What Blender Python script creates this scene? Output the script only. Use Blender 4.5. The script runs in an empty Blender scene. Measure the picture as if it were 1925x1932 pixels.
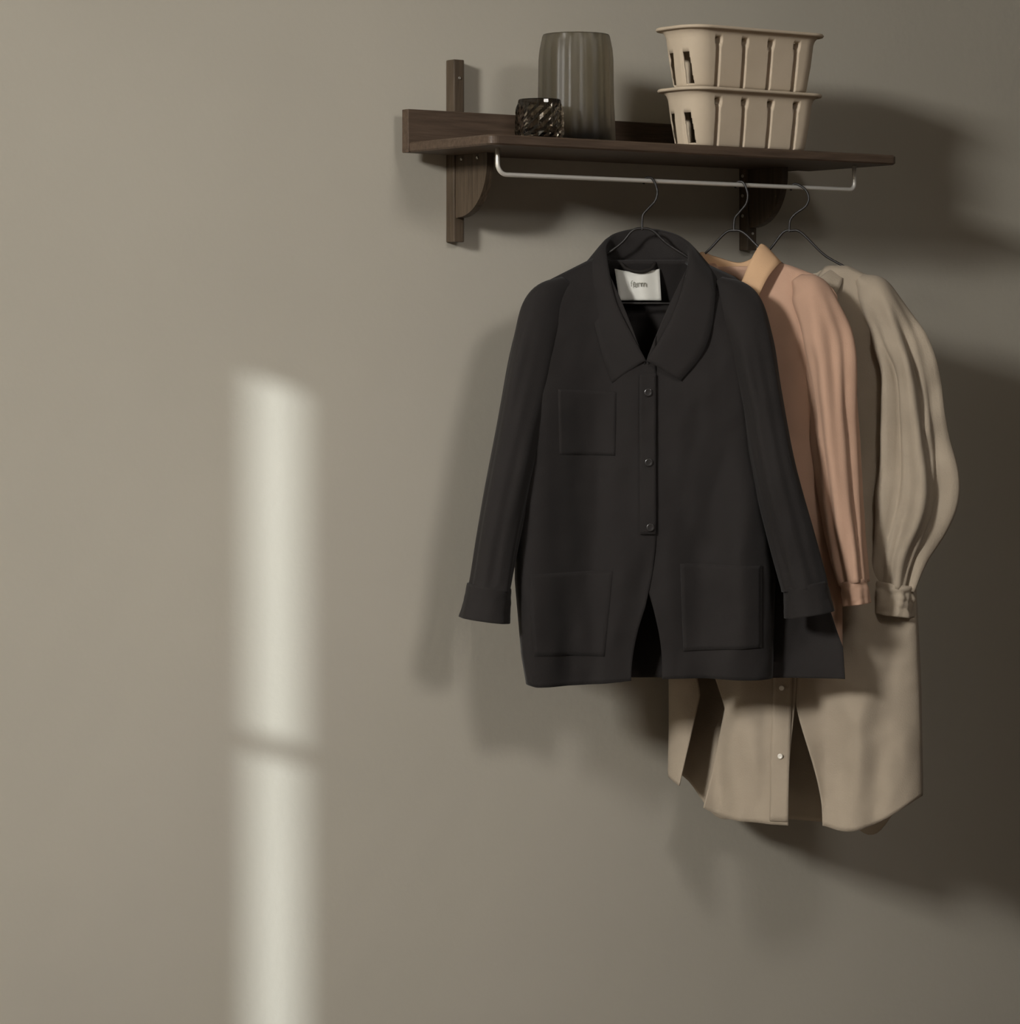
import bpy, bmesh, math, random
from mathutils import Vector, Matrix, noise

random.seed(7)
scene = bpy.context.scene
COL = scene.collection
DZ = 0.20                                   # floor lies this far below the measuring level

# ------------------------------------------------------------------ camera
TH = math.radians(36.0)
FPX, HORIZON = 6000.0, 690.0
cd = bpy.data.cameras.new('camera')
cd.sensor_fit = 'HORIZONTAL'
cd.sensor_width = 36.0
cd.lens = 36.0 * FPX / 1925.0
cd.shift_y = -(966.0 - HORIZON) / 1925.0
cd.clip_end = 60
cam = bpy.data.objects.new('camera', cd)
COL.objects.link(cam)
cam.location = (-3.332, -4.957, 1.4 + DZ)
cam.rotation_euler = (math.radians(90), 0, -TH)
scene.camera = cam

# ------------------------------------------------------------------ light and exposure
vs = scene.view_settings
vs.view_transform = 'Standard'
vs.look = 'None'
vs.gamma = 1.0
vs.use_curve_mapping = False
vs.exposure = 0.0

wd = bpy.data.worlds.new('world')
scene.world = wd
wd.use_nodes = True
wd.node_tree.nodes['Background'].inputs[0].default_value = (1.0, 0.93, 0.84, 1)
wd.node_tree.nodes['Background'].inputs[1].default_value = 0.065


def area(name, loc, target, sx, sy, power, color, spread=180):
    l = bpy.data.lights.new(name, 'AREA')
    l.shape = 'RECTANGLE'
    l.size, l.size_y = sx, sy
    l.energy = power
    l.color = color
    l.spread = math.radians(spread)
    o = bpy.data.objects.new(name, l)
    COL.objects.link(o)
    o.location = loc
    d = Vector(target) - Vector(loc)
    o.rotation_euler = d.to_track_quat('-Z', 'Y').to_euler()
    return o


# daylight of the big window in the left wall
area('window_daylight', (-7.0, -3.30, 3.70), (0.3, -0.1, 1.35), 0.75, 0.85, 470, (1.0, 0.985, 0.955))
# second, weaker window behind the photographer
area('room_daylight', (-0.15, -3.7, 3.35), (-0.36, 0.0, 1.08), 0.85, 0.6, 4.0, (1.0, 0.955, 0.92), 55)

SUN_AZ, SUN_EL = math.radians(65.0), math.radians(15.0)
sl = bpy.data.lights.new('sun', 'SUN')
sl.energy = 7.4
sl.angle = math.radians(0.38)
sl.color = (0.87, 0.95, 1.0)
sun = bpy.data.objects.new('sun', sl)
COL.objects.link(sun)
sdir = Vector((math.sin(SUN_AZ) * math.cos(SUN_EL), math.cos(SUN_AZ) * math.cos(SUN_EL), -math.sin(SUN_EL)))
sun.rotation_euler = sdir.to_track_quat('-Z', 'Y').to_euler()
sun.location = (-3, -3, 4)


# ------------------------------------------------------------------ materials
def nodes(name):
    m = bpy.data.materials.new(name)
    m.use_nodes = True
    nt = m.node_tree
    return m, nt, nt.nodes['Principled BSDF']


def link(nt, a, b):
    nt.links.new(a, b)


def mat_plain(name, col, rough=0.6, metal=0.0, spec=0.4):
    m, nt, b = nodes(name)
    b.inputs['Base Color'].default_value = (*col, 1)
    b.inputs['Roughness'].default_value = rough
    b.inputs['Metallic'].default_value = metal
    b.inputs['Specular IOR Level'].default_value = spec
    return m


def mat_noise(name, c1, c2, scale=8.0, stretch=(1, 1, 1), rough=0.8, bump=0.1, bscale=80.0, detail=4, spec=0.25, sheen=0.0, dist=0.01):
    m, nt, b = nodes(name)
    tc = nt.nodes.new('ShaderNodeTexCoord')
    mp = nt.nodes.new('ShaderNodeMapping')
    mp.inputs['Scale'].default_value = stretch
    link(nt, tc.outputs['Object'], mp.inputs['Vector'])
    n = nt.nodes.new('ShaderNodeTexNoise')
    n.inputs['Scale'].default_value = scale
    n.inputs['Detail'].default_value = detail
    link(nt, mp.outputs[0], n.inputs['Vector'])
    r = nt.nodes.new('ShaderNodeValToRGB')
    r.color_ramp.elements[0].position = 0.3
    r.color_ramp.elements[1].position = 0.7
    r.color_ramp.elements[0].color = (*c1, 1)
    r.color_ramp.elements[1].color = (*c2, 1)
    link(nt, n.outputs['Fac'], r.inputs['Fac'])
    link(nt, r.outputs['Color'], b.inputs['Base Color'])
    n2 = nt.nodes.new('ShaderNodeTexNoise')
    n2.inputs['Scale'].default_value = bscale
    n2.inputs['Detail'].default_value = 3
    link(nt, mp.outputs[0], n2.inputs['Vector'])
    bp = nt.nodes.new('ShaderNodeBump')
    bp.inputs['Strength'].default_value = bump
    bp.inputs['Distance'].default_value = dist
    link(nt, n2.outputs['Fac'], bp.inputs['Height'])
    link(nt, bp.outputs[0], b.inputs['Normal'])
    b.inputs['Roughness'].default_value = rough
    b.inputs['Specular IOR Level'].default_value = spec
    if sheen:
        b.inputs['Sheen Weight'].default_value = sheen
        b.inputs['Sheen Roughness'].default_value = 0.5
    return m


def mat_glass(name, col, rough, ior=1.45):
    m, nt, b = nodes(name)
    b.inputs['Base Color'].default_value = (*col, 1)
    b.inputs['Roughness'].default_value = rough
    b.inputs['Transmission Weight'].default_value = 1.0
    b.inputs['IOR'].default_value = ior
    return m


M = {}
M['wall'] = mat_noise('wall_paint', (0.452, 0.420, 0.352), (0.486, 0.452, 0.379), scale=1.6, rough=0.92, bump=0.05, bscale=60, spec=0.15)
M['ceiling'] = mat_noise('ceiling_paint', (0.50, 0.47, 0.41), (0.53, 0.50, 0.44), scale=2, rough=0.95, bump=0.05)
M['floor'] = mat_noise('floor_wood', (0.10, 0.072, 0.05), (0.16, 0.115, 0.08), scale=6, stretch=(0.6, 6, 1), rough=0.55, bump=0.1)
M['wood'] = mat_noise('dark_stained_wood', (0.058, 0.038, 0.025), (0.100, 0.068, 0.046), scale=14, stretch=(0.7, 9, 9), rough=0.5, bump=0.12, bscale=30, spec=0.35)
M['wood_v'] = mat_noise('dark_stained_wood_upright', (0.054, 0.038, 0.024), (0.092, 0.066, 0.043), scale=14, stretch=(9, 9, 0.7), rough=0.5, bump=0.12, bscale=30, spec=0.35)
M['steel'] = mat_plain('brushed_steel', (0.80, 0.77, 0.70), 0.42, 0.55)
M['screw'] = mat_plain('bright_screw', (0.75, 0.72, 0.66), 0.3, 1.0)
M['wire'] = mat_plain('black_wire', (0.012, 0.010, 0.009), 0.45, 0.0, 0.5)
M['jacket'] = mat_noise('black_twill', (0.013, 0.0108, 0.0100), (0.0175, 0.0148, 0.0137), scale=5, rough=0.85, bump=0.25, bscale=420, sheen=0.06, dist=0.002)
M['jacket_in'] = mat_noise('black_lining', (0.010, 0.008, 0.0065), (0.014, 0.011, 0.009), scale=5, rough=0.8, bump=0.1, bscale=300, dist=0.002)
M['button'] = mat_plain('black_button', (0.02, 0.018, 0.017), 0.25, 0.0, 0.6)
M['label'] = mat_noise('satin_label', (0.55, 0.54, 0.49), (0.62, 0.61, 0.56), scale=20, rough=0.45, bump=0.1, bscale=200, dist=0.002)
M['ink'] = mat_plain('label_ink', (0.19, 0.185, 0.15), 0.7)
M['pink'] = mat_noise('terracotta_cotton', (0.45, 0.283, 0.198), (0.52, 0.330, 0.232), scale=6, rough=0.9, bump=0.2, bscale=380, sheen=0.05, dist=0.002)
M['pinkcol'] = mat_noise('ochre_collar_cotton', (0.54, 0.345, 0.20), (0.60, 0.385, 0.225), scale=6, rough=0.9, bump=0.2, bscale=380, dist=0.002)
M['beige'] = mat_noise('beige_linen', (0.33, 0.274, 0.207), (0.385, 0.320, 0.243), scale=9, rough=0.92, bump=0.3, bscale=300, sheen=0.05, dist=0.002)
M['pearl'] = mat_plain('pale_button', (0.75, 0.71, 0.62), 0.25, 0.0, 0.6)
M['bin'] = mat_noise('sand_fibre', (0.47, 0.385, 0.285), (0.53, 0.44, 0.33), scale=12, rough=0.8, bump=0.1, bscale=160, dist=0.002)
M['smoke'] = mat_glass('smoked_glass', (0.56, 0.53, 0.46), 0.42, 1.35)
M['crystal'] = mat_glass('dark_crystal', (0.52, 0.47, 0.40), 0.03)
M['paint'] = mat_plain('white_window_paint', (0.7, 0.69, 0.65), 0.5)


# ------------------------------------------------------------------ helpers
def tag(o, label=None, cat=None, group=None, kind=None):
    if label: o['label'] = label
    if cat: o['category'] = cat
    if group: o['group'] = group
    if kind: o['kind'] = kind
    return o


def empty(name, loc, rz=0.0):
    o = bpy.data.objects.new(name, None)
    o.empty_display_size = 0.05
    o.location = loc
    o.rotation_euler = (0, 0, rz)
    COL.objects.link(o)
    return o


def mesh_obj(name, me, mat, parent=None, smooth=True):
    o = bpy.data.objects.new(name, me)
    COL.objects.link(o)
    me.materials.append(mat)
    if smooth:
        for p in me.polygons: p.use_smooth = True
    if parent: o.parent = parent
    return o


def from_lists(name, vs_, fs, mat, parent=None, smooth=True, solid=0.0, offset=0.0, sub=0):
    me = bpy.data.meshes.new(name)
    me.from_pydata([tuple(v) for v in vs_], [], fs)
    me.update()
    bm = bmesh.new(); bm.from_mesh(me)
    bmesh.ops.remove_doubles(bm, verts=bm.verts, dist=1e-5)
    bmesh.ops.recalc_face_normals(bm, faces=bm.faces)
    bm.to_mesh(me); bm.free()
    o = mesh_obj(name, me, mat, parent, smooth)
    if solid:
        md = o.modifiers.new('thickness', 'SOLIDIFY'); md.thickness = solid; md.offset = offset
    if sub:
        md = o.modifiers.new('smooth', 'SUBSURF'); md.levels = sub; md.render_levels = sub
    return o


def box(name, lo, hi, mat, parent=None, bevel=0.0, seg=2, edges=None):
    bm = bmesh.new()
    c = [(a + b) / 2 for a, b in zip(lo, hi)]
    s = [b - a for a, b in zip(lo, hi)]
    bmesh.ops.create_cube(bm, size=1.0, matrix=Matrix.Translation(c) @ Matrix.Diagonal((*s, 1)))
    if bevel:
        bmesh.ops.bevel(bm, geom=list(bm.edges), offset=bevel, segments=seg, profile=0.5, affect='EDGES')
    me = bpy.data.meshes.new(name); bm.to_mesh(me); bm.free()
    return mesh_obj(name, me, mat, parent, smooth=False)


def catmull(pts, n):
    P = [Vector(p) for p in pts]
    P = [2 * P[0] - P[1]] + P + [2 * P[-1] - P[-2]]
    out = []
    for i in range(1, len(P) - 2):
        for k in range(n):
            t = k / n
            a, b, c, d = P[i - 1], P[i], P[i + 1], P[i + 2]
            out.append(0.5 * ((2 * b) + (c - a) * t + (2 * a - 5 * b + 4 * c - d) * t * t + (3 * b - a - 3 * c + d) * t ** 3))
    out.append(P[-2].copy())
    return out


def tube(name, pts, r, mat, parent=None, seg=10):
    P = [Vector(p) for p in pts]
    vs_, fs = [], []
    t = (P[1] - P[0]).normalized()
    ref = Vector((0, 0, 1)) if abs(t.z) < 0.9 else Vector((1, 0, 0))
    nrm = t.cross(ref).normalized()
    for i, p in enumerate(P):
        if i == 0: t = (P[1] - P[0])
        elif i == len(P) - 1: t = (P[-1] - P[-2])
        else: t = (P[i + 1] - P[i - 1])
        t.normalize()
        nrm = (nrm - t * nrm.dot(t)).normalized()
        bn = t.cross(nrm)
        for k in range(seg):
            a = 2 * math.pi * k / seg
            vs_.append(p + (nrm * math.cos(a) + bn * math.sin(a)) * r)
    for i in range(len(P) - 1):
        for k in range(seg):
            k2 = (k + 1) % seg
            fs.append((i * seg + k, i * seg + k2, (i + 1) * seg + k2, (i + 1) * seg + k))
    fs.append(tuple(range(seg)))
    fs.append(tuple((len(P) - 1) * seg + k for k in range(seg)))
    return from_lists(name, vs_, fs, mat, parent)


def disc(name, centre, axis, r, h, mat, parent=None, seg=20, dome=0.25):
    """a little domed round body (screw head, button) whose face looks along axis"""
    ax = Vector(axis).normalized()
    ref = Vector((0, 0, 1)) if abs(ax.z) < 0.9 else Vector((1, 0, 0))
    e1 = ax.cross(ref).normalized(); e2 = ax.cross(e1)
    c = Vector(centre)
    prof = [(1.0, 0.0), (1.0, 0.6), (0.86, 1.0), (0.62, 0.82), (0.25, 0.75)]
    vs_, fs = [], []
    for rr, hh in prof:
        for k in range(seg):
            a = 2 * math.pi * k / seg
            vs_.append(c + (e1 * math.cos(a) + e2 * math.sin(a)) * r * rr + ax * h * hh)
    for i in range(len(prof) - 1):
        for k in range(seg):
            k2 = (k + 1) % seg
            fs.append((i * seg + k, i * seg + k2, (i + 1) * seg + k2, (i + 1) * seg + k))
    fs.append(tuple(range(seg))); fs.append(tuple((len(prof) - 1) * seg + k for k in range(seg)))
    return from_lists(name, vs_, fs, mat, parent)


def lerp_tab(tab, x):
    """piecewise smooth table lookup, tab sorted by key"""
    if x <= tab[0][0]: return tab[0][1]
    if x >= tab[-1][0]: return tab[-1][1]
    for (a, va), (b, vb) in zip(tab, tab[1:]):
        if a <= x <= b:
            t = (x - a) / (b - a)
            return va + (vb - va) * t
    return tab[-1][1]


def smooth(t):
    t = max(0.0, min(1.0, t))
    return t * t * (3 - 2 * t)


# ------------------------------------------------------------------ the room
XL, XR, YF, ZC = -7.3, 4.2, -7.0, 4.1
tag(box('wall_back', (XL - 0.1, 0.0, 0.0), (XR, 0.12, ZC), M['wall']), 'warm grey painted plaster wall behind the shelf', 'wall', kind='structure')
tag(box('floor', (XL - 0.1, YF, -0.08), (XR, 0.12, 0.0), M['floor']), 'brown wooden floor of the room', 'floor', kind='structure')
tag(box('ceiling', (XL - 0.1, YF, ZC), (XR, 0.12, ZC + 0.08), M['ceiling']), 'pale painted ceiling of the room', 'ceiling', kind='structure')

# left wall with a tall narrow window: its daylight draws the bright strip on the back wall
tanaz = math.tan(SUN_AZ)
path = (0 - XL - 0.25) / math.sin(SUN_AZ)              # horizontal run of the sunbeam
rise = path * math.tan(SUN_EL)
yc = -(0 - XL - 0.25) / tanaz
half = 0.060 / tanaz
z_lo, z_hi = 0.02 + DZ + rise - 0.12, 1.37 + DZ + rise
z_bar = 0.70 + DZ + rise
wl = empty('wall_left', (XL, YF / 2, 0))
tag(wl, 'warm grey side wall with a tall narrow window', 'wall', kind='structure')
def wpart(name, y0, y1, z0, z1, th=0.02, mat='wall'):
    o = box(name, (XL - th, y0, z0), (XL, y1, z1), M[mat])
    o.parent = wl
    o.matrix_parent_inverse = Matrix.Translation((-XL, -YF / 2, 0))
    return o
wpart('wall_panel', YF, yc - half, 0, ZC)
wpart('wall_panel', yc + half, 0.0, 0, ZC)
wpart('wall_panel', yc - half, yc + half, 0, z_lo)
wpart('wall_panel', yc - half, yc + half, z_hi, ZC)
wb = box('window_1', (XL - 0.015, yc - half, z_bar - 0.016), (XL - 0.003, yc + half, z_bar + 0.016), M['paint'])
tag(wb, 'white glazing bar across the tall narrow window', 'window bar', kind='structure')

# ------------------------------------------------------------------ wall shelf
Z0 = DZ
shelf = empty('wall_shelf', (0.49, 0.0, 1.634 + DZ))
tag(shelf, 'dark brown wooden wall shelf with steel clothes rail beneath', 'shelf')
def sh(o):
    o.parent = shelf
    o.matrix_parent_inverse = Matrix.Translation((-0.49, 0, -(1.634 + DZ)))
    return o

UP = ((0.119, 0.143), (0.845, 0.869))
PZ0, PZ1 = 1.798 + DZ, 1.817 + DZ
uprights = []
for x0, x1 in UP:
    u = sh(box('upright', (x0, -0.027, 1.634 + DZ), (x1, 0.0, 1.980 + DZ), M['wood_v'], bevel=0.002))
    uprights.append(u)
sh(box('back_board', (0.0, -0.048, PZ0), (0.962, -0.027, 1.879 + DZ), M['wood'], bevel=0.0015))

# shelf plate with small rounded corners and a soft edge
def plate():
    x0, x1, y0, y1, r = 0.002, 0.995, -0.312, -0.048, 0.016
    out = []
    for cx, cy, a0 in ((x1 - r, y0 + r, -90), (x1 - 0.002, y1 - 0.002, 0), (x0 + 0.002, y1 - 0.002, 90), (x0 + r, y0 + r, 180)):
        rr = r if cy < -0.2 else 0.002
        for k in range(7):
            a = math.radians(a0 + 15 * k)
            out.append((cx + rr * math.cos(a), cy + rr * math.sin(a)))
    n = len(out); vs_, fs = [], []
    layers = ((0.003, PZ0), (0.0, PZ0 + 0.003), (0.0, PZ1 - 0.003), (0.003, PZ1))
    cxm, cym = (x0 + x1) / 2, (y0 + y1) / 2
    for ins, z in layers:
        for x, y in out:
            vs_.append((x - math.copysign(ins, x - cxm), y - math.copysign(ins, y - cym) * (1 if y < cym else 0), z))
    for i in range(len(layers) - 1):
        for k in range(n):
            k2 = (k + 1) % n
            fs.append((i * n + k, i * n + k2, (i + 1) * n + k2, (i + 1) * n + k))
    fs.append(tuple(range(n))); fs.append(tuple(3 * n + k for k in range(n)))
    return from_lists('shelf_plate', vs_, fs, M['wood'], smooth=False)
sh(plate())

# quarter-round brackets
def bracket(xc, th=0.016, rad=0.118, depth=0.118):
    prof = [(-0.027, PZ0)]
    for k in range(19):
        a = math.radians(90 * k / 18)
        prof.append((-0.027 - depth * 0.86 * math.cos(a) ** 0.9, PZ0 - 0.012 - rad * 0.9 * math.sin(a)) if k else (-0.027 - depth * 0.86, PZ0 - 0.012))
    prof.insert(1, (-0.027 - depth * 0.86, PZ0))
    n = len(prof); vs_, fs = [], []
    for x in (xc - th / 2, xc + th / 2):
        for y, z in prof: vs_.append((x, y, z))
    for k in range(n):
        k2 = (k + 1) % n
        fs.append((k, k2, n + k2, n + k))
    fs.append(tuple(range(n))); fs.append(tuple(n + k for k in range(n)))
    return from_lists('bracket', vs_, fs, M['wood_v'], smooth=False)
brs = [sh(bracket((a + b) / 2)) for a, b in UP]

def screw(p, c, axis, r=0.0032):
    s = disc('screw', c, axis, r, 0.002, M['screw'], seg=12)
    s['label'] = 'bright steel screw head'
    s.parent = p
    return s
xf = UP[0][0] + 0.004
screw(brs[0], (xf, -0.046, 1.790 + DZ), (-1, 0, 0), 0.0028)
screw(brs[0], (xf, -0.098, 1.790 + DZ), (-1, 0, 0), 0.0028)
xf = UP[1][0]
for z in (1.785, 1.745, 1.704):
    screw(uprights[1], (xf, -0.012, z + DZ), (-1, 0, 0), 0.0036)
screw(uprights[1], (xf + 0.013, -0.027, 1.668 + DZ), (0, -1, 0), 0.0028)
screw(uprights[0], (UP[0][0] + 0.012, -0.027, 1.945 + DZ), (0, -1, 0), 0.0028)['label'] = 'small screw head'

# steel rail
RY, RZ = -0.24, 1.75 + DZ
pts = [(0.067, RY, PZ0 + 0.004), (0.067, RY, PZ0 - 0.02)]
for k in range(7):
    a = math.radians(180 + 15 * k)
    pts.append((0.067 + 0.020 + 0.020 * math.cos(a), RY, RZ + 0.020 + 0.020 * math.sin(a)))
pts += [(0.30, RY, RZ), (0.50, RY, RZ), (0.70, RY, RZ), (0.90, RY, RZ)]
for k in range(7):
    a = math.radians(270 + 15 * k)
    pts.append((0.942 - 0.012 + 0.012 * math.cos(a), RY, RZ + 0.012 + 0.012 * math.sin(a)))
pts += [(0.942, RY, PZ0 - 0.02), (0.942, RY, PZ0 + 0.004)]
tag(sh(tube('clothes_rail', pts, 0.0042, M['steel'], seg=14)), 'brushed steel clothes rail')

# ------------------------------------------------------------------ storage bins
def make_bin(name, z0, h, xc, yc_, W, D, label):
    root = empty(name, (xc, yc_, z0))
    tag(root, label, 'bin', 'storage bins stacked on the shelf')
    NP = 640
    rc = 0.042
    def ring(w, d):
        w2, d2 = w / 2, d / 2
        segs = []
        # start at the middle of the front side, go counter-clockwise seen from above
        L = [('l', (0, -d2), (w2 - rc, -d2)), ('a', (w2 - rc, -d2 + rc), -90), ('l', (w2, -d2 + rc), (w2, d2 - rc)), ('a', (w2 - rc, d2 - rc), 0),
             ('l', (w2 - rc, d2), (-w2 + rc, d2)), ('a', (-w2 + rc, d2 - rc), 90), ('l', (-w2, d2 - rc), (-w2, -d2 + rc)), ('a', (-w2 + rc, -d2 + rc), 180), ('l', (-w2 + rc, -d2), (0, -d2))]
        lens = [math.dist(s[1], s[2]) if s[0] == 'l' else rc * math.pi / 2 for s in L]
        tot = sum(lens); pts_ = []
        for k in range(NP):
            s = tot * k / NP
            for seg, ln in zip(L, lens):
                if s <= ln: break
                s -= ln
            if seg[0] == 'l':
                t = s / max(ln, 1e-9)
                x = seg[1][0] + (seg[2][0] - seg[1][0]) * t; y = seg[1][1] + (seg[2][1] - seg[1][1]) * t
                dx, dy = seg[2][0] - seg[1][0], seg[2][1] - seg[1][1]
                m_ = math.hypot(dx, dy) or 1
                nx, ny = dy / m_, -dx / m_
            else:
                a = math.radians(seg[2] + 90 * s / ln)
                nx, ny = math.cos(a), math.sin(a)
                x, y = seg[1][0] + rc * nx, seg[1][1] + rc * ny
            pts_.append((x, y, nx, ny))
        return pts_
    levels = [0.0, 0.03, 0.06, 0.12, 0.2, 0.3, 0.4, 0.5, 0.6, 0.68, 0.74, 0.79, 0.83, 0.86, 0.89, 0.92, 0.95, 0.98, 1.0]
    prof = [(0.0, -0.024), (0.04, -0.019), (0.5, -0.0125), (0.85, -0.009), (0.93, -0.0065), (1.0, 0.0)]
    vs_, fs = [], []
    for t in levels:
        off = lerp_tab(prof, t)
        rg = ring(W + 2 * off, D + 2 * off)
        for x, y, nx, ny in rg:
            g = 0.0
            if abs(ny) > 0.9:                                  # four flutes in the long sides
                for c in (-0.100, -0.034, 0.032, 0.098):
                    d = abs(x - c * (1 - 0.03 * (1 - t)))
                    top = smooth((0.875 - t) / 0.05)
                    wd_ = 0.0030 + 0.0034 * smooth((t - 0.74) / 0.06)
                    dep = 0.014 + 0.005 * smooth((t - 0.72) / 0.08)
                    g = max(g, dep * top * smooth((wd_ + 0.003 - d) / 0.0035))
            if abs(nx) > 0.9:                                  # two shorter flutes in the ends
                for c in (-0.022, 0.022):
                    d = abs(y - c)
                    top = smooth((0.62 - t) / 0.05)
                    g = max(g, 0.003 * top * smooth((0.0125 - d) / 0.006))
            vs_.append((x - nx * g, y - ny * g, t * (h - 0.004)))
    nl = len(levels)
    hz = h - 0.004
    def slot(f, V_):                                           # pierced slots: end openings and the heads of the flutes
        x = sum(V_[i][0] for i in f) / 4; y = sum(V_[i][1] for i in f) / 4; t = sum(V_[i][2] for i in f) / 4 / hz
        if abs(x) > W / 2 - 0.045 and 0.08 < t < 0.56 and min(abs(y + 0.024), abs(y - 0.018)) < 0.0080: return True
        if y < -D / 2 + 0.040 and 0.775 < t < 0.85 and min(abs(x - c) for c in (-0.100, -0.034, 0.032, 0.098)) < 0.0042: return True
        return False
    for i in range(nl - 1):
        for k in range(NP):
            k2 = (k + 1) % NP
            fs.append((i * NP + k, i * NP + k2, (i + 1) * NP + k2, (i + 1) * NP + k))
    fs = [f for f in fs if not slot(f, vs_)]
    fs.append(tuple(range(NP)))
    from_lists('bin_body', vs_, fs, M['bin'], root, solid=0.0025, offset=-1)
    # flat rolled rim with an inner ledge
    vs_, fs = [], []
    prof_r = [(0.0, h - 0.006), (0.006, h - 0.006), (0.008, h - 0.003), (0.006, h), (-0.004, h), (-0.032, h - 0.001), (-0.032, h - 0.004), (-0.002, h - 0.005)]
    for off, z in prof_r:
        for x, y, nx, ny in ring(W, D):
            vs_.append((x + nx * off, y + ny * off, z))
    m_ = len(prof_r)
    for i in range(m_):
        j = (i + 1) % m_
        for k in range(NP):
            k2 = (k + 1) % NP
            fs.append((i * NP + k, i * NP + k2, j * NP + k2, j * NP + k))
    from_lists('rim', vs_, fs, M['bin'], root)
    return root
BH1, BH2 = 0.1125, 0.1165
make_bin('storage_bin', PZ1, BH1, 0.650, -0.236, 0.336, 0.125, 'lower sand coloured fluted storage bin, standing directly on the shelf')
make_bin('storage_bin', PZ1 + BH1 + 0.0005, BH2, 0.650, -0.236, 0.342, 0.128, 'upper sand coloured fluted storage bin, open top of the stack')

# ------------------------------------------------------------------ smoked ribbed vase
def lathe(name, prof, n, mat, parent, rfn=None, smooth_=True):
    vs_, fs = [], []
    for i, (r, z) in enumerate(prof):
        for k in range(n):
            a = 2 * math.pi * k / n
            rr = rfn(i, r, z, a) if rfn else r
            vs_.append((rr * math.cos(a), rr * math.sin(a), z))
    for i in range(len(prof) - 1):
        for k in range(n):
            k2 = (k + 1) % n
            fs.append((i * n + k, i * n + k2, (i + 1) * n + k2, (i + 1) * n + k))
    fs.append(tuple(range(n))); fs.append(tuple((len(prof) - 1) * n + k for k in range(n)))
    return from_lists(name, vs_, fs, mat, parent, smooth=smooth_)

vase = empty('ribbed_vase', (0.2885, -0.185, PZ1))
tag(vase, 'tall smoked grey ribbed glass vase between tealight holder and bins', 'vase')
outer = [(0.060, 0.0), (0.0715, 0.002), (0.0745, 0.008), (0.0735, 0.03), (0.0712, 0.08), (0.0705, 0.13), (0.0700, 0.16), (0.0685, 0.177), (0.0655, 0.192), (0.0630, 0.2035)]
rim_ = [(0.0620, 0.2058), (0.0600, 0.2060), (0.0588, 0.2040)]
inner = [(0.0612, 0.192), (0.0640, 0.177), (0.0655, 0.16), (0.0660, 0.13), (0.0665, 0.08), (0.0685, 0.03), (0.066, 0.016), (0.05, 0.012), (0.01, 0.011)]
no = len(outer)
def rib(i, r, z, a):
    if 0 < i < no:
        c = math.cos(16 * a)
        return r + 0.0014 * (c - 0.2) * min(1.0, z / 0.01)
    return r
lathe('glass_body', outer + rim_ + inner, 192, M['smoke'], vase, rib)

# ------------------------------------------------------------------ cut glass tealight holder
holder = empty('tealight_holder', (0.158, -0.246, PZ1))
tag(holder, 'small cut crystal tealight holder in front of the vase', 'candle holder')
NS = 28
rows = [(0.036, 0.0), (0.0425, 0.004), (0.0432, 0.013), (0.0432, 0.022), (0.0428, 0.031), (0.0424, 0.040), (0.0420, 0.049), (0.0414, 0.058), (0.0405, 0.066), (0.0395, 0.072)]
ins_ = [(0.0385, 0.0735), (0.0365, 0.072), (0.0350, 0.05), (0.0345, 0.02), (0.030, 0.012), (0.008, 0.011)]
def facet(i, r, z, a):
    if 1 < i < 8:
        k = round(a / (2 * math.pi) * NS)
        return r + (0.0028 if (k + i) % 2 else -0.0012)
    return r
lathe('cut_glass_cup', rows + ins_, NS, M['crystal'], holder, facet, smooth_=False)

# ------------------------------------------------------------------ hangers
def hanger(name, Q, ang, label, hook, arms):
    """hook and arms: (u, z) points in the hanger's own upright plane, z measured from the floor level mark"""
    root = empty(name, (Q[0], Q[1], 1.60 + DZ), -math.radians(ang))
    tag(root, label, 'hanger', 'wire hangers on the rail')
    hk = catmull([(u, v, z - 1.60) for u, v, z in hook], 8)
    tube('hook', hk, 0.0023, M['wire'], root, 8)
    ar = catmull([(u, 0.0, z - 1.60) for u, z in arms], 6)
    tube('shoulder_wire', ar, 0.0024, M['wire'], root, 8)
    a, b = arms[0], arms[-1]
    tube('bottom_bar', [(a[0], 0, a[1] - 1.60), ((a[0] + b[0]) / 2 - 0.06, 0, (a[1] + b[1]) / 2 - 1.63), ((a[0] + b[0]) / 2 + 0.06, 0, (a[1] + b[1]) / 2 - 1.63), (b[0], 0, b[1] - 1.60)], 0.0021, M['wire'], root, 8)
    return root

Q1, A1 = (0.418, -0.24), 38
Q2, A2 = (0.644, -0.24), 56
Q3, A3 = (0.786, -0.24), 50
def hookpts(us, dz=0.0):
    # tip in front of the rail, over the rail, bulge, neck
    return [(-0.0085, 0, 1.744), (-0.0055, 0, 1.7535), (0.0, 0, 1.7565), (0.0075, 0, 1.7545), (0.0165 * us, 0, 1.744), (0.021 * us, 0, 1.728), (0.016 * us, 0, 1.712),
            (0.001, 0, 1.698), (-0.009, 0, 1.686), (-0.011, 0, 1.672), (-0.011, 0, 1.656 + dz)]
hanger('wire_hanger', Q1, A1, 'black wire hanger carrying the black jacket', hookpts(0.85, 0.0),
       [(-0.190, 1.548), (-0.12, 1.585), (-0.055, 1.628), (-0.03, 1.655), (-0.011, 1.660), (0.010, 1.655), (0.04, 1.628), (0.11, 1.585), (0.175, 1.548)])
hanger('wire_hanger', Q2, A2, 'black wire hanger carrying the terracotta shirt', hookpts(0.8, 0.004),
       [(-0.185, 1.545), (-0.12, 1.582), (-0.068, 1.619), (-0.030, 1.656), (-0.011, 1.662), (0.010, 1.656), (0.05, 1.619), (0.11, 1.582), (0.175, 1.548)])
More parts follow.
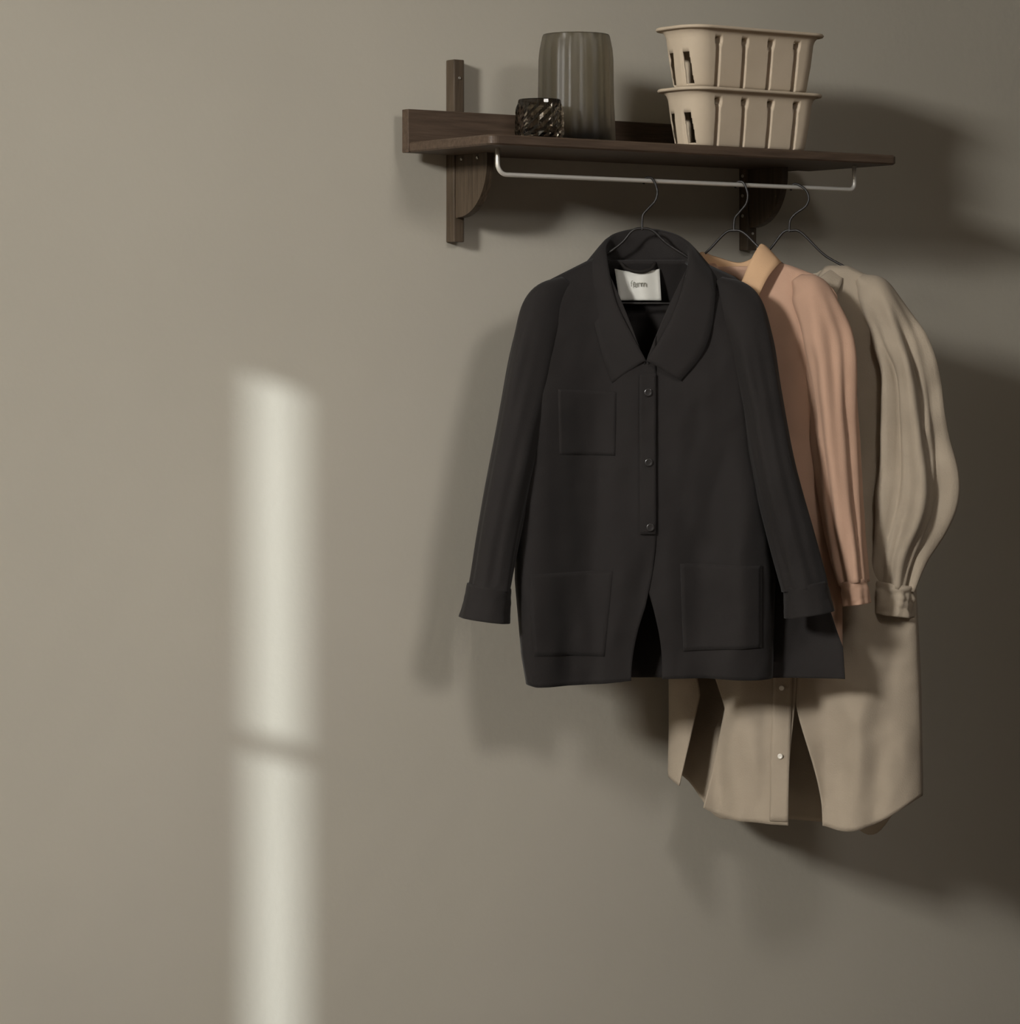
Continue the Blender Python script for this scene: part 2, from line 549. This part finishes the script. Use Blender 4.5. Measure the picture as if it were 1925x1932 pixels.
hanger('wire_hanger', Q3, A3, 'black wire hanger carrying the long beige shirt', hookpts(1.3, 0.006),
       [(-0.190, 1.548), (-0.12, 1.582), (-0.058, 1.621), (-0.024, 1.661), (-0.006, 1.665), (0.012, 1.661), (0.052, 1.622), (0.075, 1.606), (0.13, 1.577), (0.19, 1.546)])


# ------------------------------------------------------------------ garments
def garment_root(name, Q, ang, zbase, label, cat):
    r = empty(name, (Q[0], Q[1], zbase + DZ), -math.radians(ang))
    tag(r, label, cat)
    return r


class Body:
    """front/back surfaces of a hanging garment; u to the wearer's left (picture right), front towards -v, z up"""
    def __init__(s, root, zb, left, right, shoulder, hem_f, hem_b, thick, seed, fold=0.010, nfold=26.0, sq=2.6):
        s.sq = sq
        s.root, s.zb, s.left, s.right = root, zb, left, right
        s.sh, s.hem_f, s.hem_b, s.th, s.seed, s.fold, s.nf = shoulder, hem_f, hem_b, thick, seed, fold, nfold

    def depth(s, u, z, side):
        l, r = lerp_tab(s.left, z), lerp_tab(s.right, z)
        c, h = (l + r) / 2, (r - l) / 2
        q = min(1.0, abs(u - c) / max(h, 1e-4))
        bulge = math.sqrt(max(0.0, 1 - q ** s.sq))
        top = lerp_tab(s.sh, u)
        near = 1 - math.exp(-max(0.0, top - z) / 0.045)
        d = lerp_tab(s.th, z) * bulge * (0.10 + 0.90 * near)
        amp = s.fold * smooth((1.50 - z) / 0.55) * bulge ** 0.5
        ph = s.seed + (3.1 if side > 0 else 0)
        f = math.sin(s.nf * u + 2.2 * math.sin(1.7 * z + ph) + ph) * 0.55 + math.sin(s.nf * 1.9 * u - 1.3 * z * 2 + 2 * ph) * 0.28
        nz = noise.noise(Vector((u * 9 + ph * 7, z * 3.5, ph))) * 1.0 + noise.noise(Vector((u * 26 + ph, z * 9, 3 + ph))) * 0.40
        d += amp * (f + nz)
        d += (0.0045 * noise.noise(Vector((u * 16, z * 12 + 5 * u, ph + 9))) + 0.0022 * noise.noise(Vector((u * 40, z * 34 - 9 * u, ph + 4)))) * near
        return side * max(d, 0.001)

    def pt(s, u, z, side, off=0.0):
        return (u, s.depth(u, z, side) + side * off, z - s.zb)

    def panel(s, name, mat, ufn0, ufn1, top, hem, side, nu=56, nz=96, off=0.0, solid=0.0022):
        vs_, fs = [], []
        for i in range(nu + 1):
            for j in range(nz + 1):
                f, t = i / nu, j / nz
                # iterate once so that u follows the outline at this height
                z = hem(0.5) if callable(hem) else hem
                um = ufn0(1.2) + (ufn1(1.2) - ufn0(1.2)) * f
                zt = top(um); zh = hem(um)
                z = zh + (zt - zh) * t
                u = ufn0(z) + (ufn1(z) - ufn0(z)) * f
                zt = top(u); zh = hem(u)
                z = zh + (zt - zh) * t
                vs_.append(s.pt(u, z, side, off))
        for i in range(nu):
            for j in range(nz):
                a = i * (nz + 1) + j
                fs.append((a, a + 1, a + nz + 2, a + nz + 1))
        return from_lists(name, vs_, fs, mat, s.root, solid=solid, offset=0.0)

    def patch(s, name, mat, outline, side=-1, off=0.004, solid=0.002, parent=None, nu=18, nz=18):
        """four-sided patch lying on the front; outline = (u0,u1,z0,z1) or four corners"""
        vs_, fs = [], []
        (a, b, c, d) = outline                                 # bl, br, tr, tl
        for i in range(nu + 1):
            for j in range(nz + 1):
                f, t = i / nu, j / nz
                u = (a[0] * (1 - f) + b[0] * f) * (1 - t) + (d[0] * (1 - f) + c[0] * f) * t
                z = (a[1] * (1 - f) + b[1] * f) * (1 - t) + (d[1] * (1 - f) + c[1] * f) * t
                vs_.append(s.pt(u, z, side, off))
        for i in range(nu):
            for j in range(nz):
                k = i * (nz + 1) + j
                fs.append((k, k + 1, k + nz + 2, k + nz + 1))
        return from_lists(name, vs_, fs, mat, parent or s.root, solid=solid, offset=0.0)

    def button(s, u, z, mat, r=0.008, off=0.004):
        c = s.pt(u, z, -1, off)
        b = disc('button', c, (0, -1, 0.0), r, 0.003, mat, s.root, seg=20)
        return b


def sleeve(name, root, zb, rings, mat, seed, n=64, steps=10, folds=0.10, nf=5, twist=1.0, solid=0.002, wr=0.004, hang=True):
    """rings: (u, v, z, r_side, r_depth) down the arm"""
    keys = catmull([(r[0], r[1], r[2]) for r in rings], steps)
    rad = catmull([(r[3], r[4], 0) for r in rings], steps)
    vs_, fs = [], []
    m_ = len(keys)
    for i, p in enumerate(keys):
        t = (keys[min(i + 1, m_ - 1)] - keys[max(i - 1, 0)]).normalized()
        e2 = Vector((0, -1, 0)); e2 = (e2 - t * e2.dot(t)).normalized()
        e1 = e2.cross(t).normalized()
        f = i / (m_ - 1)
        for k in range(n):
            a = 2 * math.pi * k / n
            w = 1 + folds * smooth((f - 0.12) / 0.3) * (math.sin(nf * a + seed + twist * f * 3) * 0.6 + math.sin((nf * 2 + 1) * a + 2 * seed - twist * 2 * f) * 0.3)
            w += 0.5 * folds * noise.noise(Vector((math.cos(a) * 1.6 + seed, math.sin(a) * 1.6, f * 6)))
            q = p + e1 * math.cos(a) * max(rad[i].x, 0.002) * w + e2 * math.sin(a) * max(rad[i].y, 0.002) * w
            q += Vector((0, -1, 0)) * wr * noise.noise(Vector((q.x * 30, q.z * 16, seed + 5)))
            vs_.append((q.x, q.y, q.z - zb))
    for i in range(m_ - 1):
        for k in range(n):
            k2 = (k + 1) % n
            fs.append((i * n + k, i * n + k2, (i + 1) * n + k2, (i + 1) * n + k))
    fs.append(tuple(range(n)))
    return from_lists(name, vs_, fs, mat, root, solid=solid, offset=0.0)


def collar(name, root, zb, rows, mat, steps=8, solid=0.003):
    """rows of section points (base, fold, leaf ...) walked around the neck"""
    ns = len(rows[0])
    lines = [catmull([r[k] for r in rows], steps) for k in range(ns)]
    m_ = len(lines[0])
    sub_ = 5
    vs_, fs = [], []
    for i in range(m_):
        sec = catmull([lines[k][i] for k in range(ns)], sub_)
        for p in sec: vs_.append((p.x, p.y, p.z - zb))
    w = (ns - 1) * sub_ + 1
    for i in range(m_ - 1):
        for k in range(w - 1):
            a = i * w + k
            fs.append((a, a + 1, a + w + 1, a + w))
    return from_lists(name, vs_, fs, mat, root, solid=solid, offset=0.0)


# ---- black jacket
ZB = 0.80
jk = garment_root('jacket', Q1, A1, ZB, 'black twill overshirt jacket with white neck label, frontmost on the rail', 'jacket')
jb = Body(jk, ZB,
          left=[(0.80, -0.226), (0.86, -0.236), (1.0, -0.248), (1.25, -0.248), (1.40, -0.228), (1.5, -0.200), (1.6, -0.190)],
          right=[(0.80, 0.235), (1.0, 0.240), (1.15, 0.222), (1.29, 0.203), (1.40, 0.202), (1.5, 0.190), (1.6, 0.18)],
          shoulder=[(-0.25, 1.500), (-0.225, 1.535), (-0.19, 1.558), (-0.11, 1.600), (-0.075, 1.612), (0.065, 1.612), (0.09, 1.602), (0.165, 1.567), (0.205, 1.535), (0.24, 1.49)],
          hem_f=None, hem_b=None, thick=[(0.80, 0.062), (1.1, 0.068), (1.35, 0.070), (1.5, 0.060), (1.6, 0.050)], seed=0.7, fold=0.020, nfold=27, sq=6.0)
def jl_in(z): return 0.014 - 0.046 * smooth((1.085 - z) / 0.27)
def jr_in(z): return -0.012 + 0.038 * smooth((1.07 - z) / 0.24)
def jtop_front(u):
    if u < 0: v = 1.398 + (1.606 - 1.398) * min(1.0, (abs(u + 0.006)) / 0.082) ** 0.85
    else: v = 1.398 + (1.606 - 1.398) * min(1.0, (abs(u + 0.006)) / 0.090) ** 0.85
    return min(v, lerp_tab(jb.sh, u))
def jhem(u): return 0.802 + 0.012 * smooth((u + 0.15) / 0.2) - 0.004 * smooth((u - 0.1) / 0.1) + 0.004 * smooth((-0.205 - u) / 0.02)
jb.panel('front_panel', M['jacket'], jr_in, lambda z: lerp_tab(jb.right, z), jtop_front, jhem, -1)
jb.panel('front_panel', M['jacket'], lambda z: lerp_tab(jb.left, z), jl_in, jtop_front, jhem, -1, off=0.003)
jbk = Body(jk, ZB, left=jb.left,
           right=[(0.80, 0.372), (0.95, 0.368), (1.08, 0.335), (1.20, 0.268), (1.29, 0.206), (1.40, 0.205), (1.5, 0.205), (1.6, 0.20)],
           shoulder=jb.sh, hem_f=None, hem_b=None, thick=[(0.80, 0.024), (1.1, 0.034), (1.35, 0.060), (1.5, 0.060), (1.6, 0.050)], seed=1.9, fold=0.006, nfold=22, sq=4.0)
jbk.panel('back_panel', M['jacket'], lambda z: lerp_tab(jb.left, z), lambda z: lerp_tab(jbk.right, z), lambda u: min(lerp_tab(jb.sh, min(u, 0.2)) - 0.5 * max(0, u - 0.2) * 6.0, 1.600), lambda u: 0.808, 1, nu=80)
sleeve('sleeve', jk, ZB, [(-0.150, 0.0, 1.556, 0.018, 0.03), (-0.182, -0.003, 1.512, 0.047, 0.042), (-0.203, -0.006, 1.440, 0.049, 0.056), (-0.224, -0.016, 1.340, 0.047, 0.058), (-0.252, -0.036, 1.210, 0.043, 0.054), (-0.277, -0.046, 1.090, 0.039, 0.046), (-0.290, -0.052, 1.010, 0.038, 0.044), (-0.294, -0.055, 0.985, 0.038, 0.044)],
       M['jacket'], 1.3, folds=0.07)
sleeve('sleeve', jk, ZB, [(0.130, 0.0, 1.556, 0.018, 0.03), (0.164, -0.006, 1.514, 0.047, 0.044), (0.191, -0.016, 1.440, 0.046, 0.060), (0.212, -0.028, 1.340, 0.041, 0.058), (0.236, -0.045, 1.210, 0.040, 0.052), (0.266, -0.055, 1.090, 0.041, 0.046), (0.287, -0.06, 1.010, 0.042, 0.044), (0.292, -0.06, 0.985, 0.042, 0.044)],
       M['jacket'], 2.9, folds=0.07)
for sgn, c0, sd in ((-1, (-0.2945, -0.055, 0.992), 0.4), (1, (0.293, -0.06, 0.992), 1.9)):
    tip = (-0.303, -0.055, 0.930) if sgn < 0 else (0.302, -0.06, 0.935)
    mid = ((c0[0] + tip[0]) / 2, c0[1], (c0[2] + tip[2]) / 2)
    vr = 0.046
    cf = sleeve('cuff', jk, ZB, [(*c0, 0.040, vr), (*mid, 0.0425, vr), (*tip, 0.0465, vr)], M['jacket'], sd, folds=0.03, solid=0.003, wr=0.002)
def L(u, z, d=0.004): return Vector((u, jb.depth(u, min(z, jtop_front(u) - 0.002), -1) - d, z))
rows = []
left_rows = [
    ((-0.006, 1.402), (-0.010, 1.407), (-0.068, 1.368)),
    ((-0.030, 1.448), (-0.036, 1.456), (-0.082, 1.408)),
    ((-0.058, 1.508), (-0.066, 1.520), (-0.098, 1.468)),
]
for b, f, e in left_rows:
    rows.append((L(*b, 0.003), L(*f, 0.009), L(*e, 0.005)))
rows += [
    (Vector((-0.078, -0.020, 1.572)), Vector((-0.081, -0.030, 1.602)), Vector((-0.117, -0.036, 1.545))),
    (Vector((-0.080, 0.012, 1.592)), Vector((-0.080, 0.010, 1.634)), Vector((-0.121, 0.012, 1.590))),
    (Vector((-0.062, 0.040, 1.595)), Vector((-0.060, 0.044, 1.652)), Vector((-0.082, 0.066, 1.598))),
    (Vector((-0.008, 0.052, 1.590)), Vector((-0.008, 0.056, 1.6615)), Vector((-0.008, 0.084, 1.596))),
    (Vector((0.048, 0.040, 1.595)), Vector((0.046, 0.044, 1.652)), Vector((0.070, 0.066, 1.598))),
    (Vector((0.074, 0.012, 1.592)), Vector((0.076, 0.010, 1.632)), Vector((0.120, 0.012, 1.585))),
    (Vector((0.076, -0.020, 1.572)), Vector((0.082, -0.034, 1.600)), Vector((0.126, -0.044, 1.545))),
]
right_rows = [
    ((0.056, 1.508), (0.064, 1.520), (0.118, 1.470)),
    ((0.028, 1.448), (0.034, 1.456), (0.098, 1.418)),
    ((0.000, 1.402), (0.002, 1.407), (0.060, 1.372)),
]
for b, f, e in right_rows:
    rows.append((L(*b, 0.003), L(*f, 0.013), L(*e, 0.006)))
collar('collar', jk, ZB, rows, M['jacket'])
# pockets and seams
jb.patch('pocket', M['jacket'], ((-0.212, 0.862), (-0.082, 0.856), (-0.066, 1.016), (-0.222, 1.014)), off=0.0045, solid=0.0018)
jb.patch('pocket', M['jacket'], ((0.066, 0.866), (0.212, 0.872), (0.212, 1.026), (0.060, 1.030)), off=0.003, solid=0.0018)
jb.patch('pocket', M['jacket'], ((-0.165, 1.235), (-0.062, 1.232), (-0.060, 1.352), (-0.168, 1.356)), off=0.0045, solid=0.0018)
jb.patch('placket', M['jacket'], ((-0.016, 1.085), (0.014, 1.085), (0.014, 1.385), (-0.016, 1.385)), off=0.0085, solid=0.0025, nu=6, nz=40)
for u, z in ((0.000, 1.350), (0.001, 1.219), (0.004, 1.098)):
    jb.button(u, z, M['button'], off=0.0105)['label'] = 'shiny black button'
# neck label, hanging loop and seam on the inside of the back
def inner_back(u, z, d=0.004): return (u, jb.depth(u, min(z, 1.595), 1) - d, z - ZB)
def label_mesh():
    vs_, fs = [], []
    n = 14
    for i in range(n + 1):
        for j in range(n + 1):
            f, t = i / n, j / n
            u = (-0.0545 + 0.080 * f) * (1 - t) + (-0.063 + 0.085 * f) * t
            z = 1.524 + 0.060 * t - 0.006 * t * math.sin(math.pi * f)
            q = inner_back(u, z, 0.0)
            vs_.append((q[0], 0.016 - 0.004 * math.cos(9 * f + 0.8), q[2]))
    for i in range(n):
        for j in range(n):
            k = i * (n + 1) + j
            fs.append((k, k + 1, k + n + 2, k + n + 1))
    return from_lists('neck_label', vs_, fs, M['label'], jk, solid=0.001)
lab = label_mesh()
lab['label'] = 'white satin neck label with small grey lettering'
tc = bpy.data.curves.new('lettering', 'FONT')
tc.body = 'ferm'
tc.size = 0.0165
tc.align_x = 'CENTER'
tc.extrude = 0.0002
to = bpy.data.objects.new('lettering_source', tc)
COL.objects.link(to)
dg = bpy.context.evaluated_depsgraph_get()
tm = bpy.data.meshes.new_from_object(to.evaluated_get(dg))
bpy.data.objects.remove(to)
lt = mesh_obj('lettering', tm, M['ink'], lab, smooth=False)
lt.location = (-0.0175, 0.0095, 1.550 - ZB)
lt.rotation_euler = (math.radians(90), 0, 0)
tube('hanging_loop', catmull([(-0.052, 0.020, 1.596 - ZB), (-0.040, 0.012, 1.584 - ZB), (-0.015, 0.006, 1.578 - ZB), (0.006, 0.010, 1.584 - ZB), (0.014, 0.018, 1.596 - ZB)], 6), 0.0032, M['jacket_in'], jk, 8)

# the wall-side half of the jacket swings forward, away from the wall
for ch in jk.children:
    if ch.type == 'MESH':
        for v in ch.data.vertices:
            v.co.y -= 0.10 * smooth((-v.co.x - 0.07) / 0.20)

# ---- terracotta shirt
ZB = 0.81
pk = garment_root('shirt', Q2, A2, ZB, 'terracotta pink cotton shirt hanging between the black jacket and the beige shirt', 'shirt')
pb = Body(pk, ZB,
          left=[(0.80, -0.205), (1.25, -0.205), (1.42, -0.20), (1.5, -0.195), (1.6, -0.19)],
          right=[(0.80, 0.205), (1.0, 0.203), (1.25, 0.196), (1.42, 0.195), (1.5, 0.195), (1.6, 0.19)],
          shoulder=[(-0.24, 1.49), (-0.205, 1.525), (-0.16, 1.560), (-0.085, 1.596), (0.060, 1.604), (0.10, 1.593), (0.153, 1.573), (0.185, 1.548), (0.21, 1.51)],
          hem_f=None, hem_b=None, thick=[(0.80, 0.036), (1.1, 0.040), (1.35, 0.042), (1.5, 0.040), (1.6, 0.036)], seed=2.1, fold=0.012, nfold=28)
pbk = Body(pk, ZB, pb.left, pb.right, pb.sh, None, None, [(0.80, 0.010), (1.4, 0.012), (1.52, 0.030), (1.6, 0.036)], 3.3, 0.003, 28)
def p_top(u):
    v = 1.500 + 0.105 * min(1.0, abs(u - 0.005) / 0.055) ** 0.8
    return min(v, lerp_tab(pb.sh, u))
def p_hem(u): return 0.812
pb.panel('front_panel', M['pink'], lambda z: -0.004, lambda z: lerp_tab(pb.right, z), p_top, p_hem, -1)
pb.panel('front_panel', M['pink'], lambda z: lerp_tab(pb.left, z), lambda z: 0.014, p_top, p_hem, -1, off=0.003)
pbk.panel('back_panel', M['pink'], lambda z: lerp_tab(pb.left, z), lambda z: lerp_tab(pb.right, z), lambda u: min(lerp_tab(pb.sh, u), 1.592), p_hem, 1)
sleeve('sleeve', pk, ZB, [(0.118, 0.0, 1.566, 0.014, 0.022), (0.145, -0.002, 1.532, 0.040, 0.046), (0.172, -0.006, 1.450, 0.048, 0.052), (0.186, -0.010, 1.340, 0.043, 0.048), (0.200, -0.014, 1.190, 0.038, 0.042), (0.218, -0.020, 1.060, 0.032, 0.036), (0.232, -0.024, 0.985, 0.026, 0.032)],
       M['pink'], 0.6, folds=0.22, nf=4, wr=0.006)
sleeve('cuff', pk, ZB, [(0.231, -0.024, 0.990, 0.0255, 0.032), (0.236, -0.025, 0.968, 0.0245, 0.031), (0.239, -0.025, 0.946, 0.0245, 0.031)], M['pink'], 0.6, folds=0.10, nf=4)
sleeve('sleeve', pk, ZB, [(-0.118, 0.0, 1.566, 0.014, 0.022), (-0.145, -0.005, 1.532, 0.040, 0.042), (-0.172, -0.015, 1.450, 0.044, 0.042), (-0.180, -0.025, 1.340, 0.038, 0.038), (-0.185, -0.03, 1.190, 0.034, 0.034), (-0.190, -0.035, 1.060, 0.030, 0.030), (-0.192, -0.035, 0.985, 0.026, 0.028)],
       M['pink'], 1.6, folds=0.15, nf=4)
sleeve('cuff', pk, ZB, [(-0.192, -0.035, 0.988, 0.026, 0.028), (-0.193, -0.035, 0.966, 0.025, 0.027), (-0.194, -0.035, 0.945, 0.025, 0.027)], M['pink'], 0.6, folds=0.08, nf=4)
V = Vector
rows = [
    (V((0.000, -0.050, 1.512)), V((-0.006, -0.058, 1.530)), V((-0.045, -0.062, 1.508))),
    (V((-0.035, -0.040, 1.555)), V((-0.046, -0.046, 1.580)), V((-0.085, -0.050, 1.545))),
    (V((-0.062, -0.010, 1.586)), V((-0.074, -0.014, 1.618)), V((-0.108, -0.012, 1.585))),
    (V((-0.052, 0.028, 1.582)), V((-0.058, 0.030, 1.612)), V((-0.078, 0.048, 1.578))),
    (V((-0.010, 0.042, 1.575)), V((-0.010, 0.046, 1.600)), V((-0.010, 0.062, 1.568))),
    (V((0.040, 0.028, 1.585)), V((0.038, 0.030, 1.622)), V((0.062, 0.046, 1.585))),
    (V((0.052, -0.008, 1.590)), V((0.046, -0.012, 1.633)), V((0.086, -0.016, 1.598))),
    (V((0.040, -0.040, 1.560)), V((0.036, -0.050, 1.598)), V((0.070, -0.056, 1.565))),
    (V((0.014, -0.050, 1.514)), V((0.012, -0.060, 1.534)), V((0.044, -0.064, 1.505))),
]
tag(collar('collar', pk, ZB, rows, M['pinkcol']), 'ochre coloured upright collar')
pb.patch('placket', M['pink'], ((-0.012, 0.815), (0.016, 0.815), (0.016, 1.495), (-0.012, 1.495)), off=0.006, solid=0.002, nu=6, nz=60)
for z in (1.46, 1.37, 1.28):
    pb.button(0.002, z, M['pearl'], r=0.005, off=0.0085)

# ---- long beige shirt
ZB = 0.49
bg = garment_root('long_shirt', Q3, A3, ZB, 'long beige linen shirt with curved hem, rearmost on the rail', 'shirt')
bb = Body(bg, ZB,
          left=[(0.48, -0.245), (0.60, -0.252), (0.78, -0.250), (1.2, -0.225), (1.42, -0.21), (1.6, -0.20)],
          right=[(0.48, 0.248), (0.56, 0.250), (0.78, 0.246), (1.0, 0.235), (1.25, 0.215), (1.42, 0.205), (1.5, 0.20), (1.6, 0.20)],
          shoulder=[(-0.24, 1.495), (-0.20, 1.535), (-0.15, 1.565), (-0.089, 1.596), (-0.06, 1.588), (0.0, 1.575), (0.045, 1.582), (0.075, 1.606), (0.089, 1.603), (0.15, 1.572), (0.195, 1.543), (0.225, 1.50)],
          hem_f=None, hem_b=None, thick=[(0.48, 0.075), (0.8, 0.072), (1.1, 0.062), (1.35, 0.055), (1.5, 0.050), (1.6, 0.040)], seed=4.4, fold=0.024, nfold=31)
def b_top(u):
    v = 1.480 + 0.115 * min(1.0, abs(u) / 0.06) ** 0.8
    return min(v, lerp_tab(bb.sh, u))
def b_hem(u):
    return lerp_tab([(-0.26, 0.600), (-0.225, 0.575), (-0.195, 0.556), (-0.175, 0.535), (-0.150, 0.520), (-0.10, 0.514), (0.0, 0.512), (0.060, 0.510), (0.105, 0.497), (0.150, 0.506), (0.177, 0.520), (0.215, 0.543), (0.26, 0.575)], u)
b_hem_raw = b_hem
def b_hem(u):
    return sum(b_hem_raw(u + d) for d in (-0.024, -0.012, 0.0, 0.012, 0.024)) / 5.0
def gap_r(z): return lerp_tab([(0.50, -0.176), (0.573, -0.172), (0.763, -0.130), (0.90, -0.190), (1.0, -0.22)], z)
def gap_l(z): return lerp_tab([(0.50, -0.226), (0.573, -0.221), (0.763, -0.180), (0.86, -0.195), (1.0, -0.22)], z)
def b_left_outer(z): return max(lerp_tab(bb.left, z), gap_r(z)) if z < 1.0 else lerp_tab(bb.left, z)
bb.panel('front_panel', M['beige'], lambda z: 0.004 + 0.058 * smooth((0.80 - z) / 0.28), lambda z: lerp_tab(bb.right, z), b_top, b_hem, -1, nz=120)
bb.panel('front_panel', M['beige'], b_left_outer, lambda z: 0.012 - 0.010 * smooth((0.8 - z) / 0.2), b_top, b_hem, -1, off=0.003, nz=120)
bb.panel('side_flap', M['beige'], lambda z: lerp_tab(bb.left, z), gap_l, lambda u: 0.99, lambda u: 0.588 - 0.4 * (u + 0.25), -1, nu=20, nz=60)
bb.panel('back_panel', M['beige'], lambda z: lerp_tab(bb.left, z), lambda z: lerp_tab(bb.right, z), lambda u: min(lerp_tab(bb.sh, u), 1.59), lambda u: 0.499 - 0.026 * math.exp(-((u - 0.135) / 0.035) ** 2) + 0.10 * smooth((abs(u) - 0.15) / 0.11), 1, nz=120)
bb.patch('placket', M['beige'], ((-0.034, 0.520), (0.002, 0.520), (0.012, 1.470), (-0.022, 1.470)), off=0.007, solid=0.0025, nu=6, nz=80)
for z in (1.40, 1.28, 1.16, 1.04, 0.92, 0.775, 0.645):
    bb.button(-0.014, z, M['pearl'], r=0.0052, off=0.010)['label'] = 'small pale shirt button'
sleeve('sleeve', bg, ZB, [(0.130, 0.0, 1.570, 0.012, 0.020), (0.158, -0.002, 1.538, 0.036, 0.044), (0.195, -0.006, 1.460, 0.047, 0.056), (0.222, -0.010, 1.380, 0.045, 0.058), (0.232, -0.014, 1.260, 0.056, 0.060), (0.236, -0.018, 1.145, 0.066, 0.060), (0.208, -0.022, 1.040, 0.046, 0.050), (0.196, -0.025, 0.970, 0.036, 0.038)],
       M['beige'], 0.2, folds=0.34, nf=5, wr=0.012, twist=0.5)
sleeve('cuff', bg, ZB, [(0.196, -0.025, 0.978, 0.040, 0.042), (0.192, -0.026, 0.950, 0.042, 0.042), (0.188, -0.027, 0.918, 0.044, 0.042)], M['beige'], 0.9, folds=0.16, nf=6, wr=0.006)
sleeve('sleeve', bg, ZB, [(-0.130, 0.0, 1.570, 0.012, 0.020), (-0.158, -0.006, 1.538, 0.036, 0.036), (-0.180, -0.018, 1.460, 0.040, 0.036), (-0.192, -0.028, 1.340, 0.038, 0.034), (-0.200, -0.035, 1.190, 0.038, 0.034), (-0.204, -0.04, 1.060, 0.036, 0.032), (-0.205, -0.045, 0.985, 0.03, 0.028)],
       M['beige'], 2.2, folds=0.15, nf=5)
sleeve('cuff', bg, ZB, [(-0.205, -0.045, 0.988, 0.031, 0.029), (-0.206, -0.045, 0.958, 0.031, 0.029), (-0.207, -0.045, 0.925, 0.032, 0.029)], M['beige'], 0.9, folds=0.10, nf=6)
rows = [
    (V((0.000, -0.050, 1.492)), V((-0.006, -0.058, 1.510)), V((-0.045, -0.062, 1.485))),
    (V((-0.040, -0.040, 1.545)), V((-0.050, -0.046, 1.560)), V((-0.088, -0.050, 1.530))),
    (V((-0.068, -0.010, 1.580)), V((-0.078, -0.014, 1.592)), V((-0.108, -0.012, 1.570))),
    (V((-0.052, 0.028, 1.572)), V((-0.058, 0.030, 1.586)), V((-0.078, 0.048, 1.562))),
    (V((0.000, 0.042, 1.560)), V((0.000, 0.046, 1.574)), V((0.000, 0.058, 1.556))),
    (V((0.052, 0.028, 1.572)), V((0.056, 0.030, 1.586)), V((0.076, 0.044, 1.565))),
    (V((0.070, -0.008, 1.580)), V((0.075, -0.010, 1.588)), V((0.098, -0.012, 1.574))),
    (V((0.045, -0.040, 1.548)), V((0.050, -0.050, 1.562)), V((0.085, -0.056, 1.532))),
    (V((0.008, -0.050, 1.494)), V((0.008, -0.060, 1.512)), V((0.044, -0.064, 1.485))),
]
collar('collar', bg, ZB, rows, M['beige'])
